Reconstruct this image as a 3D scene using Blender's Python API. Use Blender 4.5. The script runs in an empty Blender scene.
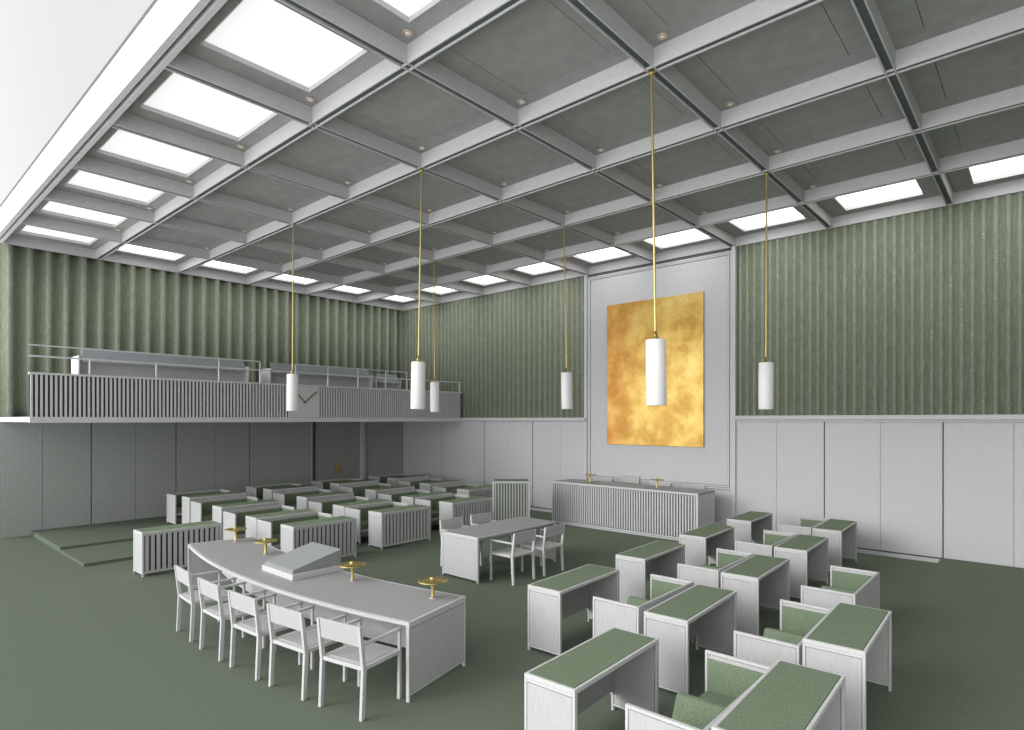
import bpy, bmesh, math, random
from mathutils import Matrix, Vector
random.seed(7)
PI = math.pi
sc = bpy.context.scene
COL = sc.collection

# ------------------------------------------------------------------ camera (level view camera with a small vertical shift)
F_PX = 599.57
cam_d = bpy.data.cameras.new('camera'); cam = bpy.data.objects.new('camera', cam_d); COL.objects.link(cam)
cam.location = (17.316, -13.529, 2.652)
cam.rotation_euler = (PI/2, 0, 0.72821)
cam_d.sensor_fit = 'HORIZONTAL'; cam_d.sensor_width = 36.0
cam_d.lens = 36.0*F_PX/1024
cam_d.shift_x = (512-511.5)/1024
cam_d.shift_y = (419.39-365)/1024
cam_d.clip_end = 200
sc.camera = cam

# ------------------------------------------------------------------ world, sun, exposure
W = bpy.data.worlds.new('studio'); sc.world = W; W.use_nodes = True
wn = W.node_tree.nodes; wl = W.node_tree.links; wn.clear()
wo = wn.new('ShaderNodeOutputWorld'); bg = wn.new('ShaderNodeBackground')
bg.inputs[0].default_value = (0.985, 0.99, 1.0, 1)
# white studio round the open-sided room, brightest beyond the open near side (-y)
wtc = wn.new('ShaderNodeTexCoord'); wsx = wn.new('ShaderNodeSeparateXYZ'); wl.new(wtc.outputs['Generated'], wsx.inputs[0])
wmr = wn.new('ShaderNodeMapRange'); wmr.interpolation_type = 'SMOOTHSTEP'; 
wdt = wn.new('ShaderNodeVectorMath'); wdt.operation = 'DOT_PRODUCT'; wl.new(wtc.outputs['Generated'], wdt.inputs[0]); wdt.inputs[1].default_value = (0.30, 0.94, 0.12)
wl.new(wdt.outputs['Value'], wmr.inputs[0])
wmr.inputs[1].default_value = 0.0; wmr.inputs[2].default_value = -0.95; wmr.inputs[3].default_value = 0.78; wmr.inputs[4].default_value = 2.8
wl.new(wmr.outputs[0], bg.inputs[1])
wl.new(bg.outputs[0], wo.inputs[0])
sd = bpy.data.lights.new('sun', 'SUN'); sun = bpy.data.objects.new('sun', sd); COL.objects.link(sun)
sd.energy = 1.5; sd.angle = math.radians(28); sd.color = (1.0, 0.99, 0.97)
sun.rotation_euler = Vector((0.36, 0.88, -0.36)).to_track_quat('-Z', 'Y').to_euler()
sc.view_settings.view_transform = 'Standard'; sc.view_settings.look = 'None'
sc.view_settings.gamma = 1.0; sc.view_settings.use_curve_mapping = False
sc.view_settings.exposure = 0.12
sc.cycles.max_bounces = 8; sc.cycles.diffuse_bounces = 5

# ------------------------------------------------------------------ materials
def srgb(r, g, b):
    f = lambda c: (c/255/12.92) if c/255 <= 0.04045 else ((c/255+0.055)/1.055)**2.4
    return (f(r), f(g), f(b), 1)
def mat(name, col, var=0.08, scale=(9, 9, 9), detail=4, rough=0.85, metallic=0.0, bump=0.0, emit=0.0, bscale=1.0, fleck=None, spec=0.25):
    m = bpy.data.materials.new(name); m.use_nodes = True
    n = m.node_tree.nodes; l = m.node_tree.links
    b = n['Principled BSDF']
    b.inputs['Roughness'].default_value = rough; b.inputs['Metallic'].default_value = metallic
    b.inputs['Specular IOR Level'].default_value = spec
    tc = n.new('ShaderNodeTexCoord'); mp = n.new('ShaderNodeMapping'); mp.inputs['Scale'].default_value = scale
    l.new(tc.outputs['Object'], mp.inputs[0])
    nz = n.new('ShaderNodeTexNoise'); nz.inputs['Scale'].default_value = 1; nz.inputs['Detail'].default_value = detail
    l.new(mp.outputs[0], nz.inputs['Vector'])
    cr = n.new('ShaderNodeValToRGB')
    cr.color_ramp.elements[0].position = 0.3; cr.color_ramp.elements[1].position = 0.7
    cr.color_ramp.elements[0].color = tuple(c*(1-var) for c in col[:3])+(1,)
    cr.color_ramp.elements[1].color = tuple(min(1, c*(1+var)) for c in col[:3])+(1,)
    l.new(nz.outputs['Fac'], cr.inputs[0])
    out = cr.outputs[0]
    if fleck:
        fc, fs, th = fleck
        n2 = n.new('ShaderNodeTexNoise'); n2.inputs['Scale'].default_value = fs; n2.inputs['Detail'].default_value = 1
        l.new(tc.outputs['Object'], n2.inputs['Vector'])
        c2 = n.new('ShaderNodeValToRGB'); c2.color_ramp.elements[0].position = th; c2.color_ramp.elements[1].position = th+0.05
        l.new(n2.outputs['Fac'], c2.inputs[0])
        mx = n.new('ShaderNodeMixRGB'); l.new(c2.outputs[0], mx.inputs[0]); l.new(out, mx.inputs[1]); mx.inputs[2].default_value = fc
        out = mx.outputs[0]
    l.new(out, b.inputs['Base Color'])
    if emit:
        b.inputs['Emission Color'].default_value = (1, 1, 1, 1); b.inputs['Emission Strength'].default_value = emit
    if bump:
        bp = n.new('ShaderNodeBump'); bp.inputs['Strength'].default_value = bump; bp.inputs['Distance'].default_value = 0.01
        l.new(nz.outputs['Fac'], bp.inputs['Height']); l.new(bp.outputs[0], b.inputs['Normal'])
    return m
M = {}
M['wood'] = mat('limed_wood', (0.44, 0.44, 0.44, 1), 0.07, (110, 110, 7), 3)
M['rim'] = mat('pale_edge', (0.52, 0.52, 0.52, 1), 0.05, (40, 40, 40), 3)
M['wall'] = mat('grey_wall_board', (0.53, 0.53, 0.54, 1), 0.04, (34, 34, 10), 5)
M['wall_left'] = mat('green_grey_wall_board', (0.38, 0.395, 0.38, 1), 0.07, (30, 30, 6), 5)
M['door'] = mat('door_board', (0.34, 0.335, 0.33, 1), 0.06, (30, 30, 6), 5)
M['trim'] = mat('grey_trim', (0.55, 0.555, 0.56, 1), 0.05, (20, 20, 20), 3)
M['gap'] = mat('shadow_gap', (0.10, 0.10, 0.10, 1), 0.1)
M['beam'] = mat('ceiling_beam_board', (0.55, 0.545, 0.55, 1), 0.06, (14, 14, 40), 3)
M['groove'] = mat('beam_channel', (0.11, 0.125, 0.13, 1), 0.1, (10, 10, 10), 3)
M['ceiling'] = mat('ceiling_felt', (0.34, 0.345, 0.335, 1), 0.08, (5, 5, 5), 8)
M['flute'] = mat('grey_slat', (0.36, 0.37, 0.385, 1), 0.08, (60, 60, 5), 3)
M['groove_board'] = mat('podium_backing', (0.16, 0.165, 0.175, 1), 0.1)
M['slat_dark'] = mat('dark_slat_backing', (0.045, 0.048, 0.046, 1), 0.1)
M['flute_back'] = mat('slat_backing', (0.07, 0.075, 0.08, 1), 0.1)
M['grey_top'] = mat('grey_linoleum', (0.30, 0.30, 0.302, 1), 0.07, (60, 60, 60), 3, rough=0.7)
M['carpet'] = mat('green_carpet', (0.130, 0.156, 0.118, 1), 0.14, (60, 60, 60), 6, rough=1.0, bump=0.1, spec=0.05)
M['green'] = mat('green_felt', (0.160, 0.205, 0.138, 1), 0.22, (110, 110, 110), 3, rough=1.0, bump=0.25, fleck=((0.30, 0.34, 0.25, 1), 140, 0.66), spec=0.05)
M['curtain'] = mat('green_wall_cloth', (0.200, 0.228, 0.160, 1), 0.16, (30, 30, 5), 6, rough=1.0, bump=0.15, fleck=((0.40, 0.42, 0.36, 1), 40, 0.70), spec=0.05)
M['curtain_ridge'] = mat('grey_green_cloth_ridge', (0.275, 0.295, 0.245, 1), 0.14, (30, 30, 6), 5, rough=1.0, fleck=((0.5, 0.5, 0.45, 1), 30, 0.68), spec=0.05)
M['brass'] = mat('brass', (0.58, 0.45, 0.17, 1), 0.06, (30, 30, 30), 2, rough=0.32, metallic=1.0, spec=0.5)
M['rod'] = mat('brass_rod', (0.52, 0.42, 0.17, 1), 0.04, (30, 30, 30), 2, rough=0.45, metallic=0.8, spec=0.5)
M['darkbrass'] = mat('dark_brass', (0.20, 0.15, 0.07, 1), 0.1, (30, 30, 30), 2, rough=0.5, metallic=0.4)
M['shade'] = mat('white_shade', (0.60, 0.60, 0.595, 1), 0.01, (5, 5, 5), 1, rough=0.6, emit=0.08)
M['glow'] = mat('skylight_glass', (0.85, 0.85, 0.85, 1), 0.0, (5, 5, 5), 1, emit=0.52)
M['glow_lit'] = mat('lit_skylight_glass', (0.85, 0.85, 0.85, 1), 0.0, (5, 5, 5), 1, emit=2.5)
M['bulb'] = mat('downlight_glass', (0.92, 0.86, 0.78, 1), 0.1, (5, 5, 5), 1, rough=0.4)
M['copper'] = mat('downlight_ring', (0.62, 0.50, 0.42, 1), 0.1, (20, 20, 20), 2, rough=0.4, metallic=0.3)
M['box_grey'] = mat('box_grey_board', (0.26, 0.275, 0.265, 1), 0.05, (60, 60, 60), 3)
M['blue_grey'] = mat('blue_grey_board', (0.30, 0.315, 0.33, 1), 0.06, (30, 30, 30), 3)
def gold_mat():
    m = bpy.data.materials.new('gold_leaf'); m.use_nodes = True
    n = m.node_tree.nodes; l = m.node_tree.links; b = n['Principled BSDF']
    tc = n.new('ShaderNodeTexCoord')
    n1 = n.new('ShaderNodeTexNoise'); n1.inputs['Scale'].default_value = 1.5; n1.inputs['Detail'].default_value = 9; n1.inputs['Roughness'].default_value = 0.62
    n1.inputs['Distortion'].default_value = 0.15
    l.new(tc.outputs['Object'], n1.inputs['Vector'])
    cr = n.new('ShaderNodeValToRGB'); e = cr.color_ramp.elements
    e[0].position = 0.30; e[0].color = srgb(168, 132, 62)
    e[1].position = 0.66; e[1].color = srgb(222, 194, 118)
    k = e.new(0.42); k.color = srgb(188, 148, 70)
    k = e.new(0.52); k.color = srgb(205, 170, 88)
    l.new(n1.outputs['Fac'], cr.inputs[0])
    # reddish tint, broken up by noise, growing toward the panel's left side
    sx = n.new('ShaderNodeSeparateXYZ'); l.new(tc.outputs['Object'], sx.inputs[0])
    n2 = n.new('ShaderNodeTexNoise'); n2.inputs['Scale'].default_value = 0.8; n2.inputs['Detail'].default_value = 3; l.new(tc.outputs['Object'], n2.inputs['Vector'])
    ad = n.new('ShaderNodeMath'); ad.operation = 'MULTIPLY_ADD'; l.new(n2.outputs['Fac'], ad.inputs[0]); ad.inputs[1].default_value = 0.9; l.new(sx.outputs[0], ad.inputs[2])
    mr = n.new('ShaderNodeMapRange'); l.new(ad.outputs[0], mr.inputs[0]); mr.inputs[1].default_value = -0.95; mr.inputs[2].default_value = 0.35
    mr.inputs[3].default_value = 1.0; mr.inputs[4].default_value = 0.0
    mx = n.new('ShaderNodeMixRGB'); mx.blend_type = 'MULTIPLY'; l.new(mr.outputs[0], mx.inputs[0]); l.new(cr.outputs[0], mx.inputs[1]); mx.inputs[2].default_value = (0.92, 0.66, 0.55, 1)
    l.new(mx.outputs[0], b.inputs['Base Color'])
    b.inputs['Metallic'].default_value = 0.55; b.inputs['Roughness'].default_value = 0.42
    bp = n.new('ShaderNodeBump'); bp.inputs['Strength'].default_value = 0.12; bp.inputs['Distance'].default_value = 0.02
    l.new(n1.outputs['Fac'], bp.inputs['Height']); l.new(bp.outputs[0], b.inputs['Normal'])
    return m
M['gold'] = gold_mat()

# ------------------------------------------------------------------ mesh helpers
class MB:
    def __init__(self): self.bm = bmesh.new(); self.mi = 0
    def quad(self, pts):
        f = self.bm.faces.new([self.bm.verts.new(p) for p in pts]); f.material_index = self.mi; return f
    def hexa(self, a, b):
        """a, b: bottom and top loops of equal length"""
        va = [self.bm.verts.new(p) for p in a]; vb = [self.bm.verts.new(p) for p in b]; n = len(a)
        fs = [self.bm.faces.new(va[::-1]), self.bm.faces.new(vb)]
        for i in range(n): fs.append(self.bm.faces.new([va[i], va[(i+1) % n], vb[(i+1) % n], vb[i]]))
        for f in fs: f.material_index = self.mi
        return self
    def box(self, x0, x1, y0, y1, z0, z1):
        return self.hexa([(x0, y0, z0), (x1, y0, z0), (x1, y1, z0), (x0, y1, z0)], [(x0, y0, z1), (x1, y0, z1), (x1, y1, z1), (x0, y1, z1)])
    def tube(self, p, q, r0, r1=None, n=16):
        r1 = r0 if r1 is None else r1
        p = Vector(p); q = Vector(q); d = (q-p).normalized(); u = d.orthogonal().normalized(); v = d.cross(u)
        ring = lambda c, r: [tuple(c+(u*math.cos(t)+v*math.sin(t))*r) for t in [2*PI*i/n for i in range(n)]]
        self.hexa(ring(p, r0), ring(q, r1)); return self
    def lathe(self, prof, n=32, c=(0, 0)):
        rings = []
        for r, z in prof: rings.append([self.bm.verts.new((c[0]+r*math.cos(2*PI*i/n), c[1]+r*math.sin(2*PI*i/n), z)) for i in range(n)])
        for a, b in zip(rings, rings[1:]):
            for i in range(n):
                f = self.bm.faces.new([a[i], a[(i+1) % n], b[(i+1) % n], b[i]]); f.material_index = self.mi; f.smooth = True
        for rr in (rings[0][::-1], rings[-1]):
            f = self.bm.faces.new(rr); f.material_index = self.mi
        return self
    def arc(self, r0, r1, a0, a1, z0, z1, n=40):
        """ring segment; angle measured from -Y, round the origin"""
        P = lambda r, a: (r*math.sin(a), -r*math.cos(a))
        for i in range(n):
            s, t = a0+(a1-a0)*i/n, a0+(a1-a0)*(i+1)/n
            q = [P(r0, s), P(r1, s), P(r1, t), P(r0, t)]
            self.hexa([(x, y, z0) for x, y in q], [(x, y, z1) for x, y in q])
        bmesh.ops.remove_doubles(self.bm, verts=self.bm.verts, dist=1e-5)
        return self
    def build(self, name, m, parent=None, bevel=0.0, loc=None, rz=0):
        bm = self.bm; bmesh.ops.recalc_face_normals(bm, faces=bm.faces)
        me = bpy.data.meshes.new(name); bm.to_mesh(me); bm.free()
        for x in (m if isinstance(m, (list, tuple)) else [m]): me.materials.append(x)
        o = bpy.data.objects.new(name, me); COL.objects.link(o)
        if parent: o.parent = parent
        if loc: o.location = loc
        if rz: o.rotation_euler.z = rz
        if bevel:
            b = o.modifiers.new('bevel', 'BEVEL'); b.width = bevel; b.segments = 2; b.limit_method = 'ANGLE'
        return o
def tag(o, label=None, cat=None, group=None, kind=None):
    if label: o['label'] = label
    if cat: o['category'] = cat
    if group: o['group'] = group
    if kind: o['kind'] = kind
    return o
def empty(name, loc=(0, 0, 0), rz=0):
    o = bpy.data.objects.new(name, None); COL.objects.link(o); o.location = loc; o.rotation_euler.z = rz; o.empty_display_size = 0.1
    return o
def copy_tree(o, parent=None):
    c = o.copy(); COL.objects.link(c); c.parent = parent
    for ch in o.children: copy_tree(ch, c)
    return c
def struct(name, mb, m, **k): return tag(mb.build(name, m, **k), kind='structure')
ORD = ['first', 'second', 'third', 'fourth', 'fifth', 'sixth', 'seventh', 'eighth', 'ninth', 'tenth', 'eleventh']

# ------------------------------------------------------------------ room
H = 6.577; HC = 6.79; AY = 1.8602; NX, NY = 10, 6
XR = 20.0; YN = -NY*AY       # right end, open near side
b = MB(); b.box(-0.3, XR, -15.5, 0.3, -0.1, 0); struct('floor', b, M['carpet'])
b = MB(); b.box(0.001, 4.40, -10.6, -0.001, 0, 0.055); b.box(0.001, 2.66, -10.6, -0.001, 0.055, 0.105)
struct('trim_1', b, M['carpet'])
b = MB(); b.box(15.87, 18.4, -10.6, -0.001, 0, 0.09); struct('trim_2', b, M['carpet'])

# right wall, closing the room beyond the frame
b = MB(); b.box(XR+0.002, XR+0.3, YN, 0.3, 0, HC+0.3); struct('wall_right', b, M['wall'])
b = MB(); b.box(XR-0.06, XR, YN, -0.12, 2.75, H-0.02); struct('wall_right_covering', b, M['curtain']).name = 'trim_13'
# gold-panel wall (back), at y = 0
b = MB(); b.box(-0.3, XR, 0.10, 0.3, 0, HC+0.3); b.box(0, XR, 0.021, 0.10, 0, 2.6); b.box(8.02, 11.99, 0.021, 0.10, 2.6, H)
struct('wall_back', b, M['gap'])
def panels(b, xs, z0, z1, gaps, y0=0.0, t=0.018):
    for x0, x1, g in zip(xs, xs[1:], gaps): b.box(x0+g/2, x1-g/2, y0, y0+t, z0, z1)
b = MB(); xs = [0.0, 1.05, 2.11, 3.14, 4.10, 5.08, 6.08, 7.10, 7.96]
for i in range(len(xs)-1):
    l = 0.003 if i % 2 else 0.012; r = 0.012 if i % 2 else 0.003
    b.box(xs[i]+l, xs[i+1]-r, 0, 0.02, 0.10, 2.60)
b.box(0, 8.0, 0.062, 0.10, 2.60, HC)
xs = [12.06, 12.95, 13.9, 14.9, 15.9, 16.9, 17.9, 18.9, 20.0]
for i in range(len(xs)-1):
    l = 0.012 if i % 2 == 0 else 0.003; r = 0.003 if i % 2 == 0 else 0.012
    b.box(xs[i]+l, xs[i+1]-r, 0, 0.02, 0.10, 2.60)
b.box(12.0, XR, 0.062, 0.10, 2.60, HC)
struct('trim_3', b, M['wall'])
b = MB(); b.box(0, 7.97, -0.03, 0.01, 0, 0.07); b.box(12.05, XR, -0.03, 0.01, 0, 0.07); b.box(7.97, 12.05, -0.03, 0.01, 0, 0.07)
struct('baseboard_back', b, M['trim'])
b = MB()                                             # sills under the cloth
for x0, x1, dz in ((3.15, 8.0, -.035), (12.02, XR, 0)):
    b.box(x0, x1, -0.11, 0.062, 2.65+dz, 2.735+dz); b.box(x0, x1, -0.04, 0.02, 2.60, 2.65+dz)
struct('trim_4', b, M['rim'])
b = MB()                                             # centre bay
b.box(8.13, 11.88, -0.01, 0.02, 1.14, 6.40); b.box(8.02, 11.98, 0, 0.02, 0.07, 1.03)
struct('wall_panel_back', b, M['wall']).name = 'trim_5'
b = MB()
def ring(b, x0, x1, z0, z1, w, y0, y1):
    b.box(x0, x0+w, y0, y1, z0, z1); b.box(x1-w, x1, y0, y1, z0, z1); b.box(x0+w, x1-w, y0, y1, z0, z0+w); b.box(x0+w, x1-w, y0, y1, z1-w, z1)
ring(b, 8.085, 11.925, 1.095, 6.445, 0.033, -0.03, 0.02)
ring(b, 8.035, 11.975, 1.045, 6.495, 0.036, -0.02, 0.02)
for x0, x1 in ((7.94, 8.022), (11.988, 12.07)): b.box(x0, x1, -0.05, 0.06, 0.07, H-0.001)
struct('trim_6', b, M['trim'])

# corrugated cloth
def cloth(name, u0, u1, z0, z1, period, amp, axis, label, jitter=0.0, inset=0.0, ridge=(0.41, 0.6)):
    """vertical folds; axis 'x': on the back wall facing -y, axis 'y': on the left wall facing +x"""
    mb = MB(); bm = mb.bm; n = 12; pts = []; u = u0; k = 0
    while u < u1-1e-6:
        p = min(period*(1+random.uniform(-jitter, jitter)), u1-u)
        a = amp*(1+random.uniform(-0.3, 0.03)*(jitter > 0))
        for i in range(n):
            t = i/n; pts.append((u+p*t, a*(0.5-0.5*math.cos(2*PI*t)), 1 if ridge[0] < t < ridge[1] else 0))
        u += p; k += 1
    pts.append((u1, 0, 0))
    f = (lambda u, d, z: (u, inset-d, z)) if axis == 'x' else (lambda u, d, z: (d-inset, u, z))
    lo = [bm.verts.new(f(u, d, z0)) for u, d, c in pts]; hi = [bm.verts.new(f(u, d, z1)) for u, d, c in pts]
    for i in range(len(pts)-1):
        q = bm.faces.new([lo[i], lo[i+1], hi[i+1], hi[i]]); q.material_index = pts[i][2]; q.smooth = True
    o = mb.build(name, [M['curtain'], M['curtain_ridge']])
    s = o.modifiers.new('thickness', 'SOLIDIFY'); s.thickness = 0.008; s.offset = 1 if axis == 'x' else -1
    return tag(o, label, 'wall curtain')
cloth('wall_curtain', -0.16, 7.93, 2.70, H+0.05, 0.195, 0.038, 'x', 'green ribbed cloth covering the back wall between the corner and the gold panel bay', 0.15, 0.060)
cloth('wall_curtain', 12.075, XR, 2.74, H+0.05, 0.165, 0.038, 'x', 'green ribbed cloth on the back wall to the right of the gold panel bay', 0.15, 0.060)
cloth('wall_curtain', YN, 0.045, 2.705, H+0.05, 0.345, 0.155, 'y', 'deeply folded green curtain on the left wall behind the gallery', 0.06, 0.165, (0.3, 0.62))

# left wall, at x = 0
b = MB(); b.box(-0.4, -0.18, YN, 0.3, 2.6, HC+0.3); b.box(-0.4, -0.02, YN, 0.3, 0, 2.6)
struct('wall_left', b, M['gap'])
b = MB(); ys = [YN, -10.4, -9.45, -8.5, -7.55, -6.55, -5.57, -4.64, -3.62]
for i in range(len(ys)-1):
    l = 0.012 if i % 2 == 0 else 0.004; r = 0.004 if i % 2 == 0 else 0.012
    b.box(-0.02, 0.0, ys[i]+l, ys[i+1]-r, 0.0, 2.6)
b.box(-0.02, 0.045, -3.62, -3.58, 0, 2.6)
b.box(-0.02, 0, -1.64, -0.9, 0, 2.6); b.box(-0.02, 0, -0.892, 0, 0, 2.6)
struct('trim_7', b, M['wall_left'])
b = MB(); b.box(-0.02, 0.10, -1.80, -1.655, 0, 2.6); struct('trim_8', b, M['rim'])
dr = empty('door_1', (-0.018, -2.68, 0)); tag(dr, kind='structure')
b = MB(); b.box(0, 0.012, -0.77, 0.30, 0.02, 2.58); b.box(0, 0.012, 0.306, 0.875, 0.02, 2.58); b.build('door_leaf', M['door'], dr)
b = MB(); b.box(0.05, 0.075, -0.10, 0.02, 0.86, 1.27)
for z in (0.90, 1.21): b.box(0.012, 0.05, -0.06, -0.03, z, z+0.025)
o = b.build('door_handle', M['brass'], dr, bevel=0.004); o['label'] = 'flat brass door pull plate'

# ceiling: slabs round each skylight opening, felt panels elsewhere
def is_sky(i, j): return i == 0 or j == 0 or i == NY-1 or j == NX-1      # i: cells from back wall, j: cells from left wall
b = MB(); g = MB(); IX, IY = 0.36, 0.275
for i in range(NY):
    for j in range(NX):
        x0, x1 = 2*j, 2*j+2; y1, y0 = -i*AY, -(i+1)*AY
        if is_sky(i, j):
            b.box(x0, x0+IX, y0, y1, HC, HC+0.05); b.box(x1-IX, x1, y0, y1, HC, HC+0.05)
            b.box(x0+IX, x1-IX, y0, y0+IY, HC, HC+0.05); b.box(x0+IX, x1-IX, y1-IY, y1, HC, HC+0.05)
        else:
            k, q = 0.35, 0.29; w = 0.007
            b.box(x0+k+w, x1-k-w, y0+q+w, y1-q-w, HC, HC+0.05)
            b.box(x0, x0+k, y0, y1, HC, HC+0.05); b.box(x1-k, x1, y0, y1, HC, HC+0.05)
            b.box(x0+k, x1-k, y0, y0+q, HC, HC+0.05); b.box(x0+k, x1-k, y1-q, y1, HC, HC+0.05)
            g.box(x0+k-0.02, x1-k+0.02, y0+q-0.02, y1-q+0.02, HC+0.051, HC+0.06)
b.mi = 1
b.box(-0.3, XR+0.1, YN-0.1, 0.3, HC+0.32, HC+0.4)
struct('ceiling', b, [M['ceiling'], M['gap']])
struct('trim_9', g, M['gap'])
k = 0
for i in range(NY):
    for j in range(NX):
        if not is_sky(i, j): continue
        k += 1
        w = empty('window_%d' % k, (2*j+1, -(i+0.5)*AY, HC)); tag(w, kind='structure')
        hx, hy = 1-IX, AY/2-IY
        b = MB(); b.box(-hx-0.02, hx+0.02, -hy-0.02, hy+0.02, 0.052, 0.07); b.build('skylight_pane', M['glow'] if i == NY-1 else M['glow_lit'], w)
        b = MB()
        b.box(-hx, -hx+0.008, -hy, hy, -0.008, 0.05); b.box(hx-0.008, hx, -hy, hy, -0.008, 0.05)
        b.box(-hx+0.008, hx-0.008, -hy, -hy+0.008, -0.008, 0.05); b.box(-hx+0.008, hx-0.008, hy-0.008, hy, -0.008, 0.05)
        b.build('skylight_frame', M['rim'], w)
# beams: twin blades with a recessed channel between them
bl = MB(); ch = MB(); HW, T = 0.056, 0.017
for i in range(1, NY):
    for q in (-HW, HW-T): bl.box(0.0, XR, -i*AY+q, -i*AY+q+T, H, HC)
for j in range(1, NX):
    for q in (-HW, HW-T): bl.box(2*j+q, 2*j+q+T, YN+0.01, 0.0, H+0.001, HC-0.001)
bl.box(0, XR, 0.001, 0.055, H, HC); bl.box(-0.06, -0.001, YN, 0.055, H, HC); bl.box(0, XR, YN, YN+0.055, H, HC); bl.box(0, XR, YN-0.12, YN-0.05, H, HC+0.3)
struct('trim_10', bl, M['beam'])
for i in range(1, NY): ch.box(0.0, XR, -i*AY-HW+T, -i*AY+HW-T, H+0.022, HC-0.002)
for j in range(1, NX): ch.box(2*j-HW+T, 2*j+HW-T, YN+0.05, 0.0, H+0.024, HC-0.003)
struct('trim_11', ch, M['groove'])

# recessed downlights, one in the corner of every coffer
dl0 = None
for i in range(1, NY+1):
    for j in range(0, NX):
        if not (1 <= j <= 7): continue
        x, y = 2*j+0.23, -i*AY-0.185
        if i >= NY: continue
        if dl0 is None:
            dl0 = empty('downlight', (x, y, HC))
            b = MB(); b.lathe([(0.034, 0.0), (0.055, -0.002), (0.06, -0.014), (0.052, -0.022), (0.036, -0.020), (0.034, -0.001)], 20); b.build('rim_ring', M['copper'], dl0)
            b = MB(); b.lathe([(0.034, -0.001), (0.033, -0.016), (0.02, -0.022), (0.004, -0.024)], 16); b.build('lens', M['bulb'], dl0)
            d = dl0
        else:
            d = copy_tree(dl0); d.location = (x, y, HC)
        tag(d, 'round downlight, %s coffer row from back wall, %s coffer from left wall' % (ORD[i], ORD[j]), 'downlight', 'round downlights in the ceiling coffers')

# ------------------------------------------------------------------ gold panel
b = MB(); b.box(-1.325, 1.325, -0.045, -0.005, -1.825, 1.825)
o = b.build('gold_panel', M['gold'], loc=(10.0, -0.012, 3.825), bevel=0.004)
tag(o, 'tall gold leaf artwork panel hung on the grey centre bay of the back wall', 'wall art')

# ------------------------------------------------------------------ pendants
LX = {1: AY, 0: 0}
pend = None
def pendant(x, y, dx, dy, label, dz):
    global pend
    L = 2.99
    if pend is None:
        pend = empty('pendant_lamp')
        b = MB(); b.tube((0, 0, 0.05), (0, 0, -L), 0.0130, 0.0130, 12); b.build('rod', M['rod'], pend)
        b = MB(); b.lathe([(0.018, 0.055), (0.03, 0.04), (0.035, 0.0), (0.03, -0.012)], 20); b.build('ceiling_cup', M['brass'], pend)
        b = MB(); b.lathe([(0.016, -L+0.09), (0.024, -L+0.05), (0.045, -L+0.004), (0.05, -L-0.004)], 20); b.build('neck', M['brass'], pend)
        b = MB(); b.lathe([(0.02, -L), (0.104, -L-0.004), (0.110, -L-0.012), (0.110, -L-0.15), (0.1115, -L-0.152), (0.1115, -L-0.738), (0.108, -L-0.745), (0.100, -L-0.745), (0.098, -L-0.70), (0.01, -L-0.70)], 40); b.build('lamp_shade', M['shade'], pend)
        o = pend
    else: o = copy_tree(pend)
    o.location = (x, y, H+dz)
    v = Vector((dx, dy, -L)); q = Vector((0, 0, -1)).rotation_difference(v); o.rotation_mode = 'QUATERNION'; o.rotation_quaternion = q
    tag(o, label, 'pendant lamp', 'white cylinder pendants on brass rods')
RX, RY = 0.7466, 0.6653     # camera right, used only for the slight lean each rod has
G1, G3 = -4*AY, -2*AY
for x, y, du, dz, lab in ((14, G1, .045, -.035, 'largest white cylinder pendant on a brass rod, hanging in front of the gold panel'),
                      (14, G3, -.008, -.03, 'white cylinder pendant on a brass rod, rightmost, before the right green cloth'),
                      (10, G1, -.052, -.03, 'large white cylinder pendant hanging in front of the gallery corner, left of centre'),
                      (10, G3, .05, .02, 'white cylinder pendant on a brass rod hanging just left of the gold panel bay'),
                      (6, G1, -.016, -.02, 'leftmost white cylinder pendant, hanging beside the gallery clock'),
                      (6, G3, .015, -.01, 'smallest and farthest white cylinder pendant, at the right end of the gallery')):
    pendant(x, y, du*RX, du*RY, lab, dz)

# ------------------------------------------------------------------ furniture pieces
def framed(b, f, x0, x1, z0, z1, y0, y1, w=0.023, foot=0.045, gap=0.005):
    """panel in the local xz plane with a frame, thin shadow groove and two feet; b frame, f infill"""
    b.box(x0, x0+w, y0, y1, z0-foot, z1); b.box(x1-w, x1, y0, y1, z0-foot, z1)
    b.box(x0+w, x1-w, y0, y1, z0, z0+w); b.box(x0+w, x1-w, y0, y1, z1-w, z1)
    f.box(x0+w+gap, x1-w-gap, y0+0.003, y1-0.003, z0+w+gap, z1-w-gap)
    f.box(x0+w-0.001, x1-w+0.001, (y0+y1)/2-0.003, (y0+y1)/2+0.003, z0+w-0.001, z1-w+0.001)
BV = 0.0035
def side_panel(name, root, x0, x1, z0, z1, y0, y1):
    b, f = MB(), MB(); framed(b, f, x0, x1, z0, z1, y0, y1)
    o = b.build(name, M['rim'], root, bevel=BV); f.build('infill', M['wood'], o); return o
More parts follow.
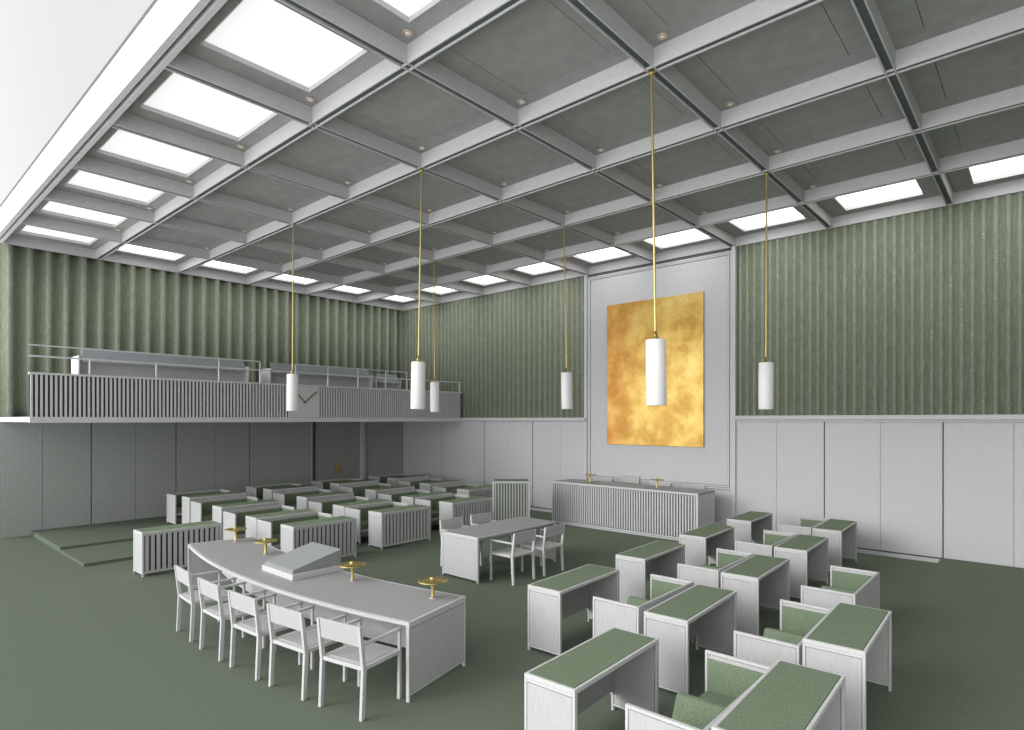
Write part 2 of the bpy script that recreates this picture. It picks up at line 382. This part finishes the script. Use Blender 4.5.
def make_desk(slatted):
    """length along y, knee side toward +x"""
    r = empty('slatted_desk' if slatted else 'desk'); D, L, Z = 0.228, 0.65, 0.75
    b = MB(); w = 0.024
    b.box(-D, D, -L, -L+w, Z-0.035, Z); b.box(-D, D, L-w, L, Z-0.035, Z); b.box(-D, -D+w, -L+w, L-w, Z-0.035, Z); b.box(D-w, D, -L+w, L-w, Z-0.035, Z)
    b.box(-D+w, D-w, -L+w, L-w, Z-0.035, Z-0.012)
    t = b.build('desk_top', M['rim'], r, bevel=BV)
    b = MB(); b.box(-D+w+.003, D-w-.003, -L+w+.003, L-w-.003, Z-0.012, Z+0.003); o = b.build('writing_surface', M['green'], t); o['label'] = 'green speckled felt inlay'
    for s in (-1, 1):
        y0, y1 = sorted((s*L, s*(L-0.034)))
        side_panel('side_panel', r, -D, D, 0.045, Z-0.036, y0, y1)
    if slatted:
        b = MB(); n = 14; span = 2*(L-0.034); p = span/n
        for k in range(n): c = -span/2+p*(k+0.5); b.box(-D+0.002, -D+0.03, c-p*0.31, c+p*0.31, 0.085, Z-0.062)
        b.box(-D, -D+0.032, -span/2, span/2, 0.05, 0.085); b.box(-D, -D+0.032, -span/2, span/2, Z-0.062, Z-0.036)
        sl = b.build('slatted_front', M['wood'], r, bevel=0.002)
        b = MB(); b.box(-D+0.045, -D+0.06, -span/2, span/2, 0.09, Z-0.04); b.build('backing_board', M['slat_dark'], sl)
    else:
        b = MB(); b.box(-D+0.012, -D+0.03, -L+0.036, L-0.036, 0.19, Z-0.036); b.build('front_panel', M['wood'], r)
        b = MB()
        for s in (-1, 1): b.box(-D+0.012, -D+0.04, s*(L-0.055)-0.015, s*(L-0.055)+0.015, 0.165, 0.19)
        b.build('bracket', M['rim'], r)
    return r
def make_seat():
    """box seat: 1.3 m wide along y, back toward +x, opening toward -x"""
    r = empty('bench_seat'); D, L, Z = 0.28, 0.65, 0.73
    for s in (-1, 1):
        y0, y1 = sorted((s*L, s*(L-0.032)))
        p = side_panel('side_panel', r, -D, D, 0.05, Z, y0, y1)
        y0, y1 = sorted((s*(L-0.033), s*(L-0.06)))
        b = MB(); b.box(-D+0.03, D-0.06, y0, y1, 0.34, Z-0.055); b.build('side_cushion', M['green'], p, bevel=0.008)
    bp = MB(); bp.box(D-0.03, D, -L+0.033, L-0.033, 0.10, Z); bk = bp.build('back_panel', M['wood'], r, bevel=BV)
    b = MB(); b.box(D-0.085, D-0.031, -L+0.062, L-0.062, 0.34, Z-0.05); b.build('back_cushion', M['green'], bk, bevel=0.012)
    b = MB(); b.box(-D+0.03, -D+0.06, -L+0.033, L-0.033, 0.24, 0.30); b.box(-D+0.06, D-0.03, -L+0.033, L-0.033, 0.27, 0.30); b.build('seat_base', M['rim'], r)
    b = MB(); b.box(-D+0.03, D-0.086, -L+0.062, L-0.062, 0.301, 0.425); b.build('seat_cushion', M['green'], r, bevel=0.02)
    b = MB(); b.hexa([(-D+0.05, -0.10, 0.42), (D-0.09, -0.10, 0.42), (D-0.09, 0.07, 0.42), (-D+0.05, 0.07, 0.42)],
                     [(-D+0.05, -0.01, 0.60), (D-0.09, -0.01, 0.60), (D-0.09, 0.06, 0.60), (-D+0.05, 0.06, 0.60)])
    b.build('armrest', M['green'], r, bevel=0.02)
    return r
def make_chair(back=0.83):
    """open armchair facing +y"""
    r = empty('armchair'); w, t = 0.275, 0.0165
    for s in (-1, 1):
        x = s*(w-t)
        b = MB(); z2 = back
        b.hexa([(x-t, -0.262, 0), (x+t, -0.262, 0), (x+t, -0.222, 0), (x-t, -0.222, 0)], [(x-t, -0.242, 0.44), (x+t, -0.242, 0.44), (x+t, -0.197, 0.44), (x-t, -0.197, 0.44)])
        b.hexa([(x-t, -0.242, 0.44), (x+t, -0.242, 0.44), (x+t, -0.197, 0.44), (x-t, -0.197, 0.44)], [(x-t*.9, -0.285, z2), (x+t*.9, -0.285, z2), (x+t*.9, -0.253, z2), (x-t*.9, -0.253, z2)])
        b.build('leg', M['rim'], r, bevel=BV)
        b = MB(); b.hexa([(x-t, 0.232, 0), (x+t, 0.232, 0), (x+t, 0.266, 0), (x-t, 0.266, 0)], [(x-t*.8, 0.24, 0.65), (x+t*.8, 0.24, 0.65), (x+t*.8, 0.265, 0.65), (x-t*.8, 0.265, 0.65)])
        b.build('leg', M['rim'], r, bevel=BV)
        b = MB(); b.box(x-t, x+t, -0.235, 0.275, 0.65, 0.675); b.build('arm', M['rim'], r, bevel=BV)
    b = MB(); b.box(-w+2*t, w-2*t, -0.235, 0.258, 0.43, 0.465); b.box(-w+0.004, -w+2*t, -0.192, 0.228, 0.43, 0.465); b.box(w-2*t, w-0.004, -0.192, 0.228, 0.43, 0.465)
    s_ = b.build('seat', M['rim'], r, bevel=BV)
    b = MB(); b.box(-w+0.05, w-0.05, -0.18, 0.22, 0.465, 0.470); b.build('seat_pad', M['wood'], s_)
    b = MB(); z0, z1 = back-0.185, back
    yo = lambda z: -0.242-0.043*(z-0.44)/(back-0.44)
    b.hexa([(-w+2*t, yo(z0)+0.008, z0), (w-2*t, yo(z0)+0.008, z0), (w-2*t, yo(z0)+0.03, z0), (-w+2*t, yo(z0)+0.03, z0)],
           [(-w+2*t, yo(z1)+0.008, z1), (w-2*t, yo(z1)+0.008, z1), (w-2*t, yo(z1)+0.03, z1), (-w+2*t, yo(z1)+0.03, z1)])
    b.build('backrest', M['wood'], r, bevel=BV)
    return r
protos = {}
def place(kind, maker, loc, rz, label, cat, group):
    if kind not in protos: protos[kind] = o = maker()
    else: o = copy_tree(protos[kind])
    o.location = loc; o.rotation_euler.z = rz
    return tag(o, label, cat, group)

# ---- left and right blocks of desks and box seats
YS = {0: -9.50, 1: -7.545, 2: -5.55, 3: -3.60, 4: -1.62}
YR = {0: -9.45, 1: -7.57, 2: -5.57, 3: -3.58, 4: -1.54}
LN = {0: 'nearest the camera', 1: 'second nearest the camera', 2: 'in the middle', 3: 'second from the back wall', 4: 'nearest the back wall'}
XL = [7.02, 5.66, 4.08, 2.36]; ZL = [0, 0, 0.055, 0.105]      # desk centres from the aisle outwards
CL = [6.19, 4.68, 2.94, 1.43]; ZC = [0, 0, 0.055, 0.105]
gd, gs, gf = 'green-topped desks in rows', 'box seats behind the desks', 'slatted desks along the left aisle'
for f in range(5):
    for k in range(4):
        head = (k == 0 and f in (1, 2, 3)) or (k == 1 and f in (0, 4))
        if k == 0 and not head: continue
        if f == 0 and k > 1: continue
        xd = XL[k]
        if f == 0: xd = 5.78
        if f == 1: xd += .15 if k == 0 else .10
        if f == 4 and k == 2: xd -= .17
        if f == 3 and k == 1: xd -= 0.05
        if f == 4 and k == 1: xd = 5.50
        if head: place('slat', lambda: make_desk(True), (xd, YS[f], ZL[k]), PI, 'slatted-front desk with green top heading the left line %s' % LN[f], 'desk', gf)
        else: place('desk', lambda: make_desk(False), (xd, YS[f], ZL[k]), PI, 'green-topped left desk, line %s, %s from aisle' % (LN[f], ORD[k]), 'desk', gd)
        if f == 0: continue
        place('seat', make_seat, (CL[k]+(.10 if f == 1 else 0)-(.15 if f == 4 and k == 1 else 0), YS[f], ZC[k]), PI, 'green-cushioned left box seat, line %s, %s from aisle' % (LN[f], ORD[k]), 'bench seat', gs)
XA = [{1: 13.07, 2: 13.0, 3: 12.98, 4: 12.96}, {0: 14.60, 1: 14.55, 2: 14.50, 3: 14.49, 4: 14.47}, {0: 16.05, 1: 16.02}]; CA = [13.925, 15.475]
for f in range(5):
    for k in range(3):
        if k == 0 and f == 0: continue
        if k == 2 and f > 1: continue
        if k == 1 and f == 4: pass
        place('desk', lambda: make_desk(False), (XA[k][f], YR[f]-(0.03 if k == 0 else 0), 0.09 if k == 2 else 0), 0.03, 'green-topped right desk, line %s, %s from aisle' % (LN[f], ORD[k]), 'desk', gd)
        if k == 2 or (k == 1 and f > 2) : continue
        place('seat', make_seat, (CA[k], YR[f]+(0.13 if k == 0 else 0.10), 0), 0, 'green-cushioned right box seat, line %s, %s from aisle' % (LN[f], ORD[k]), 'bench seat', gs)

# ---- curved presidents' table
CX, CY, R0, R1 = 10.2, 1.5, 10.82, 11.79
A = math.atan(2.67/11.47)
ct = empty('curved_table', (CX, CY, 0)); tag(ct, 'long curved pale table with grey top in the left foreground', 'table')
b = MB(); b.arc(R0, R0+0.03, -A, A, 0.715, 0.75); b.arc(R1-0.03, R1, -A, A, 0.715, 0.75); b.arc(R0+0.03, R1-0.03, -A, -A+0.0027, 0.715, 0.75, 1); b.arc(R0+0.03, R1-0.03, A-0.0027, A, 0.715, 0.75, 1)
b.arc(R0+0.03, R1-0.03, -A+0.0027, A-0.0027, 0.716, 0.735); b.build('table_top', M['rim'], ct)
b = MB(); b.arc(R0+0.033, R1-0.033, -A+0.003, A-0.003, 0.736, 0.752); o = b.build('top_inlay', M['grey_top'], ct); o['label'] = 'smooth grey inlaid surface'
b = MB(); b.arc(11.33, 11.36, -A+0.004, A-0.004, 0.30, 0.714); b.build('front_panel', M['wood'], ct)
for s in (-1, 1):
    r = empty('end_panel'); bb, ff = MB(), MB(); framed(bb, ff, R0, R1, 0.055, 0.714, -0.018, 0.018, 0.024, 0.055)
    o = bb.build('end_panel', M['rim'], ct, bevel=BV); f2 = ff.build('infill', M['wood'], o); bpy.data.objects.remove(r)
    ang = s*(A-0.0018); o.rotation_euler.z = -PI/2+ang
# armchairs along its outer side
for k, (th, sh, lab) in enumerate(((math.atan(2.31/11.85), .025, 'rightmost'), (math.atan(1.56/11.9), .03, 'second from the right'), (math.atan(0.81/11.95), .04, 'middle'), (math.atan(0.06/12), .03, 'second from the left'), (math.atan(-0.76/11.95), .03, 'leftmost'))):
    rr = 12.0
    place('chair', make_chair, (CX+sh+rr*math.sin(th), CY-rr*math.cos(th), 0), th, 'pale wooden open armchair at the curved table, %s of the five' % lab, 'chair', 'armchairs along the curved table')
# brass disc lamps
dproto = []
def disc_lamp(x, y, z, label, group, s=1.0):
    if not dproto:
        r = empty('disc_lamp')
        b = MB(); b.lathe([(0.037, 0), (0.037, 0.006), (0.024, 0.008)], 24); o = b.build('base', M['rim'], r); o['label'] = 'small pale base ring'
        b = MB(); b.lathe([(0.024, 0.006), (0.019, 0.02), (0.018, 0.17), (0.021, 0.19)], 20); b.build('stem', M['brass'], r)
        b = MB(); b.lathe([(0.02, 0.188), (0.155, 0.182), (0.163, 0.186), (0.163, 0.190), (0.14, 0.197), (0.045, 0.208), (0.02, 0.208)], 44); b.build('disc_shade', M['brass'], r)
        b = MB(); b.lathe([(0.032, 0.206), (0.034, 0.216), (0.026, 0.226), (0.008, 0.229)], 20); b.build('knob', M['brass'], r)
        dproto.append(r); o = r
    else: o = copy_tree(dproto[0])
    o.location = (x, y, z); o.scale = (s, s, s); tag(o, label, 'table lamp', group)
for x, y, l in ((7.90, -9.42, 'leftmost'), (9.11, -9.53, 'second from the left'), (11.21, -9.50, 'just right of the sloped box'), (12.45, -9.33, 'rightmost, near the table corner')):
    disc_lamp(x, y, 0.752, 'brass disc table lamp on the curved table, %s' % l, 'brass lamps on the curved table')
# sloped reading box
bx = empty('reading_box', (10.325, -9.635, 0.7525)); tag(bx, 'sloped grey reading box on a pale base, on the curved table', 'reading stand')
b = MB(); b.box(-0.385, 0.385, -0.35, 0.35, 0, 0.068); b.build('base', M['rim'], bx, bevel=0.003)
b = MB(); q = [(-0.35, 0.045), (0.35, 0.215)]
b.hexa([(-0.345, -0.325, 0.069), (0.345, -0.325, 0.069), (0.345, 0.325, 0.069), (-0.345, 0.325, 0.069)], [(-0.345, -0.325, 0.112), (0.345, -0.325, 0.112), (0.345, 0.325, 0.262), (-0.345, 0.325, 0.262)])
o = b.build('sloped_top', M['box_grey'], bx, bevel=0.003); o['label'] = 'grey wedge sloping up away from the chairs'

# ---- straight table on the centre floor
mt = empty('centre_table', (10.075, -5.675, 0)); tag(mt, 'straight pale table with grey top and four armchairs on the centre floor', 'table')
X, Y, Z = 0.425, 1.03, 0.75
b = MB(); w = 0.022
b.box(-X, X, -Y, -Y+w, Z-.03, Z); b.box(-X, X, Y-w, Y, Z-.03, Z); b.box(-X, -X+w, -Y+w, Y-w, Z-.03, Z); b.box(X-w, X, -Y+w, Y-w, Z-.03, Z); b.box(-X+w, X-w, -Y+w, Y-w, Z-.03, Z-.012)
t = b.build('table_top', M['rim'], mt, bevel=BV)
b = MB(); b.box(-X+w+.002, X-w-.002, -Y+w+.002, Y-w-.002, Z-.012, Z+.002); o = b.build('top_inlay', M['grey_top'], t); o['label'] = 'smooth grey inlaid surface'
for s in (-1, 1):
    y0, y1 = sorted((s*Y, s*(Y-0.04))); side_panel('end_panel', mt, -X, X, 0.05, Z-.031, y0, y1)
b = MB(); b.box(-X+0.10, -X+0.12, -Y+0.042, Y-0.042, 0.60, Z-.031); b.box(X-0.12, X-0.10, -Y+0.042, Y-0.042, 0.66, Z-.031); b.build('apron', M['wood'], mt)
ga = 'armchairs round the centre table'
for x, y, rz, lab in ((10.72, -6.10, PI/2, 'on the near side of the centre table, its nearer end'), (10.74, -5.33, PI/2, 'on the near side of the centre table, its farther end'),
                      (9.41, -6.03, -PI/2, 'on the far side of the centre table, its nearer end, mostly hidden'), (9.41, -5.26, -PI/2, 'on the far side of the centre table, its farther end, mostly hidden')):
    place('chair', make_chair, (x, y, 0), rz, 'pale open armchair '+lab, 'chair', ga)

# ---- podium before the gold panel
pd = empty('podium_desk', (9.80, -0.89, 0)); tag(pd, 'long slatted grey podium desk standing below the gold panel', 'podium')
X, D, Z = 1.97, 0.43, 1.065
b = MB(); b.box(-X, X, -D, D, Z-0.04, Z); b.build('desk_top', M['grey_top'], pd, bevel=BV)
b = MB(); b.box(-X, X, -D-0.012, -D, Z-0.045, Z+0.001); b.box(-X, -X+0.05, -D-0.012, -D, 0.0, Z-0.045); b.box(X-0.05, X, -D-0.012, -D, 0.0, Z-0.045); b.box(-X+0.05, X-0.05, -D-0.012, -D, 0.0, 0.03); b.box(-X+0.05, X-0.05, -D-0.008, -D, 0.04, 0.075)
b.build('front_frame', M['trim'], pd, bevel=0.002)
b = MB(); n = 58; span = 2*(X-0.05); p = span/n
for k in range(n): c = -span/2+p*(k+0.5); b.box(c-p*0.25, c+p*0.25, -D-0.006, -D+0.03, 0.085, Z-0.05)
sl = b.build('slatted_front', M['trim'], pd)
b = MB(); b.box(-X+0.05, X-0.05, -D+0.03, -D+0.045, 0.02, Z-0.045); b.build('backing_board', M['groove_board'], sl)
for s in (-1, 1):
    x0, x1 = sorted((s*X, s*(X-0.04))); b = MB(); b.box(x0, x1, -D+0.001, D, 0, Z-0.041); b.build('end_panel', M['wall'], pd, bevel=BV)
b = MB(); b.box(7.92, 11.74, -0.80, -0.04, 0, 0.28); struct('trim_12', b, M['trim'])
for x, hb in ((8.56, 0.84), (9.36, 0.92), (10.2, 0.84), (11.06, 0.84)): pass
gp = 'chairs behind the podium'
for x, big, lab in ((8.55, 0, 'far left'), (9.36, 1, 'with the highest back'), (10.22, 0, 'below the centre of the gold panel'), (11.08, 0, 'far right')):
    if big: o = tag(make_chair(0.93), None); o.location = (x, -0.31, 0.28); o.rotation_euler.z = PI; tag(o, 'pale armchair behind the slatted podium, '+lab, 'chair', gp)
    else: place('chair', make_chair, (x, -0.31, 0.28), PI, 'pale armchair behind the slatted podium, '+lab, 'chair', gp)
for x, y, l in ((8.75, -0.95, 'left'), (10.59, -0.93, 'right')):
    disc_lamp(x, y, 1.066, 'small brass disc lamp on the slatted podium, the %s one' % l, 'brass lamps on the podium')

# ---- speaker's lectern, turned toward the room
fl, fr, br_, bl_ = Vector((7.42, -3.14, 0)), Vector((8.06, -2.57, 0)), Vector((7.65, -2.03, 0)), Vector((6.97, -2.5, 0))
c = (fl+fr+br_+bl_)/4; ax = (fr-fl).normalized(); rz = math.atan2(ax.y, ax.x)
lc = empty('lectern', (c.x, c.y, 0), rz); tag(lc, 'pale slatted lectern with green top, turned diagonally, between left desks and podium', 'lectern')
X, D, Z = 0.45, 0.32, 1.16
b = MB(); ww = 0.03
b.box(-X, X, -D, -D+ww, Z-0.04, Z); b.box(-X, X, D-ww, D, Z-0.04, Z); b.box(-X, -X+ww, -D+ww, D-ww, Z-0.04, Z); b.box(X-ww, X, -D+ww, D-ww, Z-0.04, Z); b.box(-X+ww, X-ww, -D+ww, D-ww, Z-0.04, Z-0.012)
t = b.build('lectern_top', M['rim'], lc, bevel=BV)
b = MB(); b.box(-X+ww, X-ww, -D+ww, D-ww, Z-0.012, Z+0.004); o = b.build('top_inlay', M['green'], t); o['label'] = 'green felt inlay'
for s in (-1, 1):
    x0, x1 = sorted((s*X, s*(X-0.04))); b = MB(); b.box(x0, x1, -D, D, 0, Z-0.041); b.build('side_panel', M['rim'], lc, bevel=BV)
b = MB(); n = 12; span = 2*(X-0.04); p = span/n
for k in range(n): cc = -span/2+p*(k+0.5); b.box(cc-p*0.2, cc+p*0.2, -D+0.002, -D+0.03, 0.07, Z-0.041)
b.box(-span/2, span/2, -D, -D+0.03, 0.03, 0.07)
sl = b.build('slatted_front', M['rim'], lc)
b = MB(); b.box(-span/2, span/2, -D+0.045, -D+0.06, 0.03, Z-0.042); o = b.build('backing_board', M['green'], sl); o['label'] = 'green board behind the slats'

# ------------------------------------------------------------------ gallery on the left wall
GX = 3.09
ga_ = empty('gallery', (0, 0, 0)); tag(ga_, 'grey balcony gallery with slatted parapet along the left wall', 'balcony')
b = MB(); b.box(0.002, GX, YN, -0.002, 2.60, 2.70); b.build('gallery_floor', M['trim'], ga_)
b = MB(); b.box(GX, GX+0.05, YN, -0.002, 2.585, 2.69); b.build('edge_beam', M['trim'], ga_, bevel=0.004)
b = MB(); Z0, Z1 = 2.70, 3.53
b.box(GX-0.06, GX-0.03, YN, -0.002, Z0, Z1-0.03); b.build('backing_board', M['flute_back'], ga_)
b = MB(); p = 0.0755; k = 0; part2 = False
while YN+p*(k+1) < -0.01:
    y = YN+p*(k+0.5); k += 1
    if -5.98 < y < -5.10: continue
    if y > -5.10 and not part2: b.build('slatted_parapet', M['trim'], ga_); b = MB(); part2 = True
    b.box(GX-0.03, GX+0.006, y-p*0.23, y+p*0.23, Z0, Z1-0.03)
b.build('slatted_parapet', M['trim'], ga_)
b = MB(); b.box(GX-0.08, GX+0.02, YN, -0.002, Z1-0.03, Z1+0.012); b.build('parapet_cap', M['trim'], ga_, bevel=0.003)
# handrail with raking posts
b = MB(); b.box(GX-0.03, GX, YN, -0.05, 3.835, 3.865)
b.build('handrail', M['trim'], ga_)
for y in (-10.2, -9.0, -7.70, -6.73, -5.80, -4.88, -3.95, -3.02, -2.25, -0.10):
    b = MB(); b.hexa([(GX-0.035, y-0.012, Z1+0.01), (GX-0.005, y-0.012, Z1+0.01), (GX-0.005, y+0.012, Z1+0.01), (GX-0.035, y+0.012, Z1+0.01)], [(GX-0.03, y-0.012, 3.835), (GX, y-0.012, 3.835), (GX, y+0.012, 3.835), (GX-0.03, y+0.012, 3.835)])
    b.build('rail_post', M['trim'], ga_)
b = MB()
for y0, y1 in ((YN, -6.73), (-5.80, -2.25)):
    b.box(GX-0.028, GX-0.004, y0, y1, 4.045, 4.068)
b.build('upper_rail', M['trim'], ga_)
for y in (-7.70, -6.73, -5.80, -4.88, -3.95, -3.02, -2.25):
    b = MB(); b.box(GX-0.026, GX-0.008, y-0.009, y+0.009, 3.865, 4.045); b.build('rail_post', M['trim'], ga_)
# clock
ck = empty('clock', (GX+0.004, -5.57, 3.10)); tag(ck, 'square grey wall clock with two brass hands set in the gallery parapet', 'clock')
b = MB(); b.box(-0.03, 0.008, -0.425, 0.425, -0.395, 0.395); b.build('clock_face', M['wall'], ck)
def hand(y, z, w, name, x):
    L = math.hypot(y, z); dy, dz = y/L, z/L; py, pz = -dz*w, dy*w; t = 0.05
    b = MB(); a = [(-dy*t+py, -dz*t+pz), (-dy*t-py, -dz*t-pz), (y-py*.9, z-pz*.9), (y+py*.9, z+pz*.9)]
    b.hexa([(x, p, q) for p, q in a], [(x+0.008, p, q) for p, q in a]); b.build(name, M['darkbrass'], ck)
hand(0.345, 0.28, 0.016, 'minute_hand', 0.02); hand(-0.20, 0.20, 0.017, 'hour_hand', 0.010)
b = MB(); b.tube((0.008, 0, 0), (0.034, 0, 0), 0.022); b.build('hub', M['darkbrass'], ck)
# gallery benches: side panels, recessed front, sloping fascia
def gbench(y0, y1, x, label, h=4.15):
    r = empty('gallery_bench', (x, (y0+y1)/2, 2.70)); tag(r, label, 'bench', 'benches on the gallery'); L = (y1-y0)/2; T = h-2.70
    for s in (-1, 1):
        b = MB(); a, c_ = sorted((s*L, s*(L-0.03)))
        b.hexa([(-0.42, a, 0), (0.10, a, 0), (0.10, c_, 0), (-0.42, c_, 0)], [(-0.42, a, T-0.16), (0.18, a, T-0.16), (0.18, c_, T-0.16), (-0.42, c_, T-0.16)])
        b.build('side_panel', M['rim'], r)
    b = MB(); b.box(-0.10, -0.07, -L+0.03, L-0.03, 0.05, T-0.16); b.build('front_panel', M['wall'], r)
    b = MB(); b.hexa([(0.16, -L+0.08, T-0.28), (0.19, -L+0.08, T-0.28), (0.19, L-0.08, T-0.28), (0.16, L-0.08, T-0.28)], [(-0.02, -L+0.08, T), (0.01, -L+0.08, T), (0.01, L-0.08, T), (-0.02, L-0.08, T)])
    b.build('fascia', M['blue_grey'], r)
    b = MB(); b.box(-0.42, -0.02, -L+0.03, L-0.03, T-0.2, T-0.16); b.build('shelf', M['wood'], r)
gbench(-10.2, -6.60, 2.05, 'grey bench on the gallery, leftmost, cut by the left edge')
gbench(-6.05, -2.85, 2.05, 'long grey bench on the gallery behind the clock')
gbench(-2.72, -1.80, 2.05, 'short grey bench on the gallery near the back wall', 4.05)
